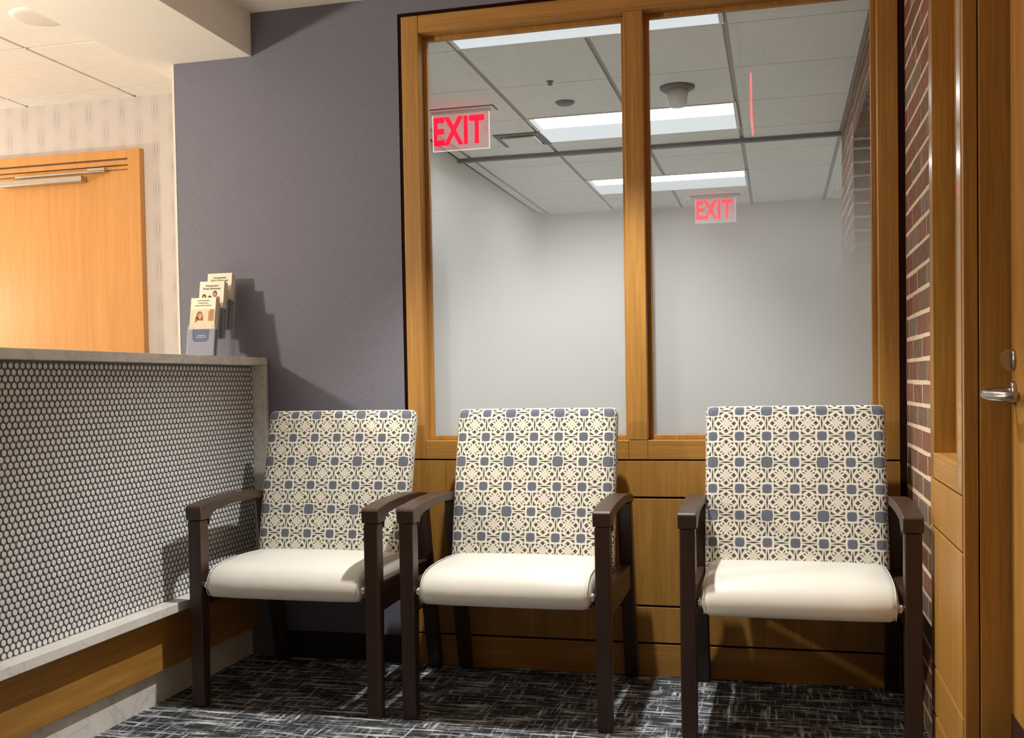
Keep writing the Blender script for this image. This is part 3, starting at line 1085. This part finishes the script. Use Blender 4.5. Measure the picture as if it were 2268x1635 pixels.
def exit_sign(loc, rz, label, lit=True, drop=0):
    e = thing('exit_sign', label, 'exit sign', loc, rz, group=None)
    b = MB(); b.box(-.18, .18, -.045, .045, -.006, -.0005); b.box(-.16, .16, -.012, .012, -.02, -.006)
    b.build('canopy', white_plastic, e, .002)
    b = MB(); b.box(-.186, .186, -.051, .051, -.003, -.0003); b.build('canopy_gasket', black_plastic, e)
    zt = -.02 - drop
    zb = zt - .185
    if drop:
        b = MB(); b.box(-.012, .012, -.006, .006, zt, -.02)
        b.build('stem', white_plastic, e)
    b = MB(); b.box(-.150, .150, -.004, .004, zb, zt)
    b.build('panel', sign_acrylic, e)
    b = MB()
    b.box(-.1535, -.1502, -.004, .004, zb, zt)
    b.build('lit_edge', sign_edge_pale if lit else sign_edge, e)
    b = MB(); b.box(.1502, .1535, -.004, .004, zb, zt)
    b.build('lit_edge', sign_edge_pale if lit else sign_edge, e)
    b = MB(); b.box(-.1535, .1535, -.004, .004, zb - .0025, zb - .0002); b.build('bottom_edge', sign_edge_pale if lit else sign_edge, e)
    text_mesh('lettering', 'EXIT', exit_red, e, .196, (-.014, -.0052, -.114 - drop), (PI / 2, 0, 0), .66, .006, .0012, 1.06)
    b = MB()
    dz_ = -drop
    b.prism([(.119, dz_ - .090), (.127, dz_ - .090), (.143, dz_ - .108), (.127, dz_ - .126), (.119, dz_ - .126), (.133, dz_ - .108)], 1, -.0058, -.0044)
    b.build('chevron', emit('exit_chevron', (255, 110, 130), .9), e)
    return e
exit_sign((-1.581, 1.58, ZC), 0, 'larger red EXIT sign hanging in the corridor behind the left pane')
exit_sign((-.46, 4.60, ZC), 0, 'small blurred red EXIT sign behind the frosted right pane')
exit_sign((-.10, -.86, ZC), PI / 2, 'edge-on exit sign over the waiting area, mirrored as thin red streak in right pane', lit=False, drop=.13)

# smaller ceiling fittings
v = thing('air_vent', 'square grey air vent in the corridor ceiling beside the larger EXIT sign', 'vent', (-1.43, 2.31, ZC))
b = MB()
for (x0, x1, y0, y1) in ((-.14, .14, -.15, -.115), (-.14, .14, .115, .15), (-.14, -.105, -.115, .115), (.105, .14, -.115, .115)):
    b.box(x0, x1, y0, y1, -.008, -.0005)
b.build('vent_frame', grey_metal, v, .002)
b = MB(); b.box(-.10, .10, -.108, .108, -.022, -.014); b.build('vent_plate', white_plastic, v, .002)
b = MB(); b.box(-.03, .03, -.03, .03, -.014, -.0005); b.build('vent_hanger', black_plastic, v)

def tagged_lathe(name, prof, loc, mat, label, cat):
    b = MB(); b.lathe(prof, (0, 0, 0), 'z', 32)
    o = b.build(name, mat)
    o.location = loc
    return tag(o, label, cat)
tagged_lathe('occupancy_sensor', [(.002, -.016), (.035, -.014), (.048, -.004), (.050, -.0005)], (-1.035, 1.60, ZC), grey_metal, 'small grey dome sensor on the corridor ceiling above the left pane centre', 'sensor')
tagged_lathe('sprinkler_head', [(.002, -.018), (.012, -.018), (.012, -.012), (.006, -.011), (.006, -.004), (.018, -.002), (.018, -.0005)], (-1.03, 1.22, ZC), grey_metal, 'tiny sprinkler head in corridor ceiling near the nearest strip light', 'sprinkler')
sm = thing('smoke_detector', 'cup-shaped white smoke detector in corridor ceiling behind the right pane', 'smoke detector', (-.462, 1.50, ZC))
b = MB(); b.lathe([(.002, -.018), (.070, -.018), (.082, -.010), (.085, -.0005)], (0, 0, 0), 'z', 36); b.build('base', grey_metal, sm)
b = MB(); b.lathe([(.002, -.095), (.038, -.095), (.046, -.088), (.052, -.018)], (0, 0, 0), 'z', 36); b.build('sensor_cup', white_plastic, sm)
tagged_lathe('ceiling_speaker', [(.002, -.012), (.075, -.012), (.095, -.008), (.10, -.0005)], (-2.70, -.21, ZC), white_plastic, 'round white ceiling fitting half hidden by the soffit at upper left', 'ceiling fitting')

# ------------------------------------------------------------------ lamps
dl = thing('recessed_downlight', 'recessed round downlight in the ceiling directly over the middle chair', 'downlight', DOWNLIGHT['loc'])
b = MB(); b.lathe([(.075, -.004), (.095, -.004), (.097, -.0005), (.075, -.0005)], (0, 0, 0), 'z', 36); b.build('trim_ring', white_plastic, dl)
b = MB(); b.lathe([(.002, -.0022), (.073, -.0022), (.073, -.0006), (.002, -.0006)], (0, 0, 0), 'z', 36); b.build('lens', downlight_lens, dl)
lamp('downlight_bulb', 'SPOT', (0, 0, -.03), DOWNLIGHT['power'], DOWNLIGHT['color'], dl, spot_size=math.radians(92), spot_blend=.55, shadow_soft_size=.03)

def pendant(loc, power, label):
    pl = thing('pendant_lamp', label, 'pendant lamp', (loc[0], loc[1], ZC), group='globe pendants in the reception room')
    dz = loc[2] - ZC
    b = MB(); b.lathe([(.002, -.02), (.05, -.02), (.055, -.001)], (0, 0, 0), 'z', 24); b.build('ceiling_rose', steel, pl)
    b = MB(); b.tube([(0, 0, -.02), (0, 0, dz + .1)], .004, 8); b.build('cord', black_plastic, pl)
    g = MB(); g.lathe([(.004, .1)] + [(.1 * math.sin(a), .1 * math.cos(a)) for a in [PI * k / 14 for k in range(1, 14)]] + [(.004, -.1)], (0, 0, dz), 'z', 28)
    g.build('globe', lamp_glass, pl)
    lamp('pendant_bulb', 'POINT', (0, 0, dz), power, PENDANT['color'], pl, shadow_soft_size=.06)
pendant(PENDANT['loc'], PENDANT['power'], 'warm globe pendant over the work side of the reception desk')
pendant(PENDANT['fill_loc'], PENDANT['fill_power'], 'unseen globe fill lamp added to brighten the left side of the reception room')  # added out of view; lights door, wallpaper and ceiling, not the blue wall
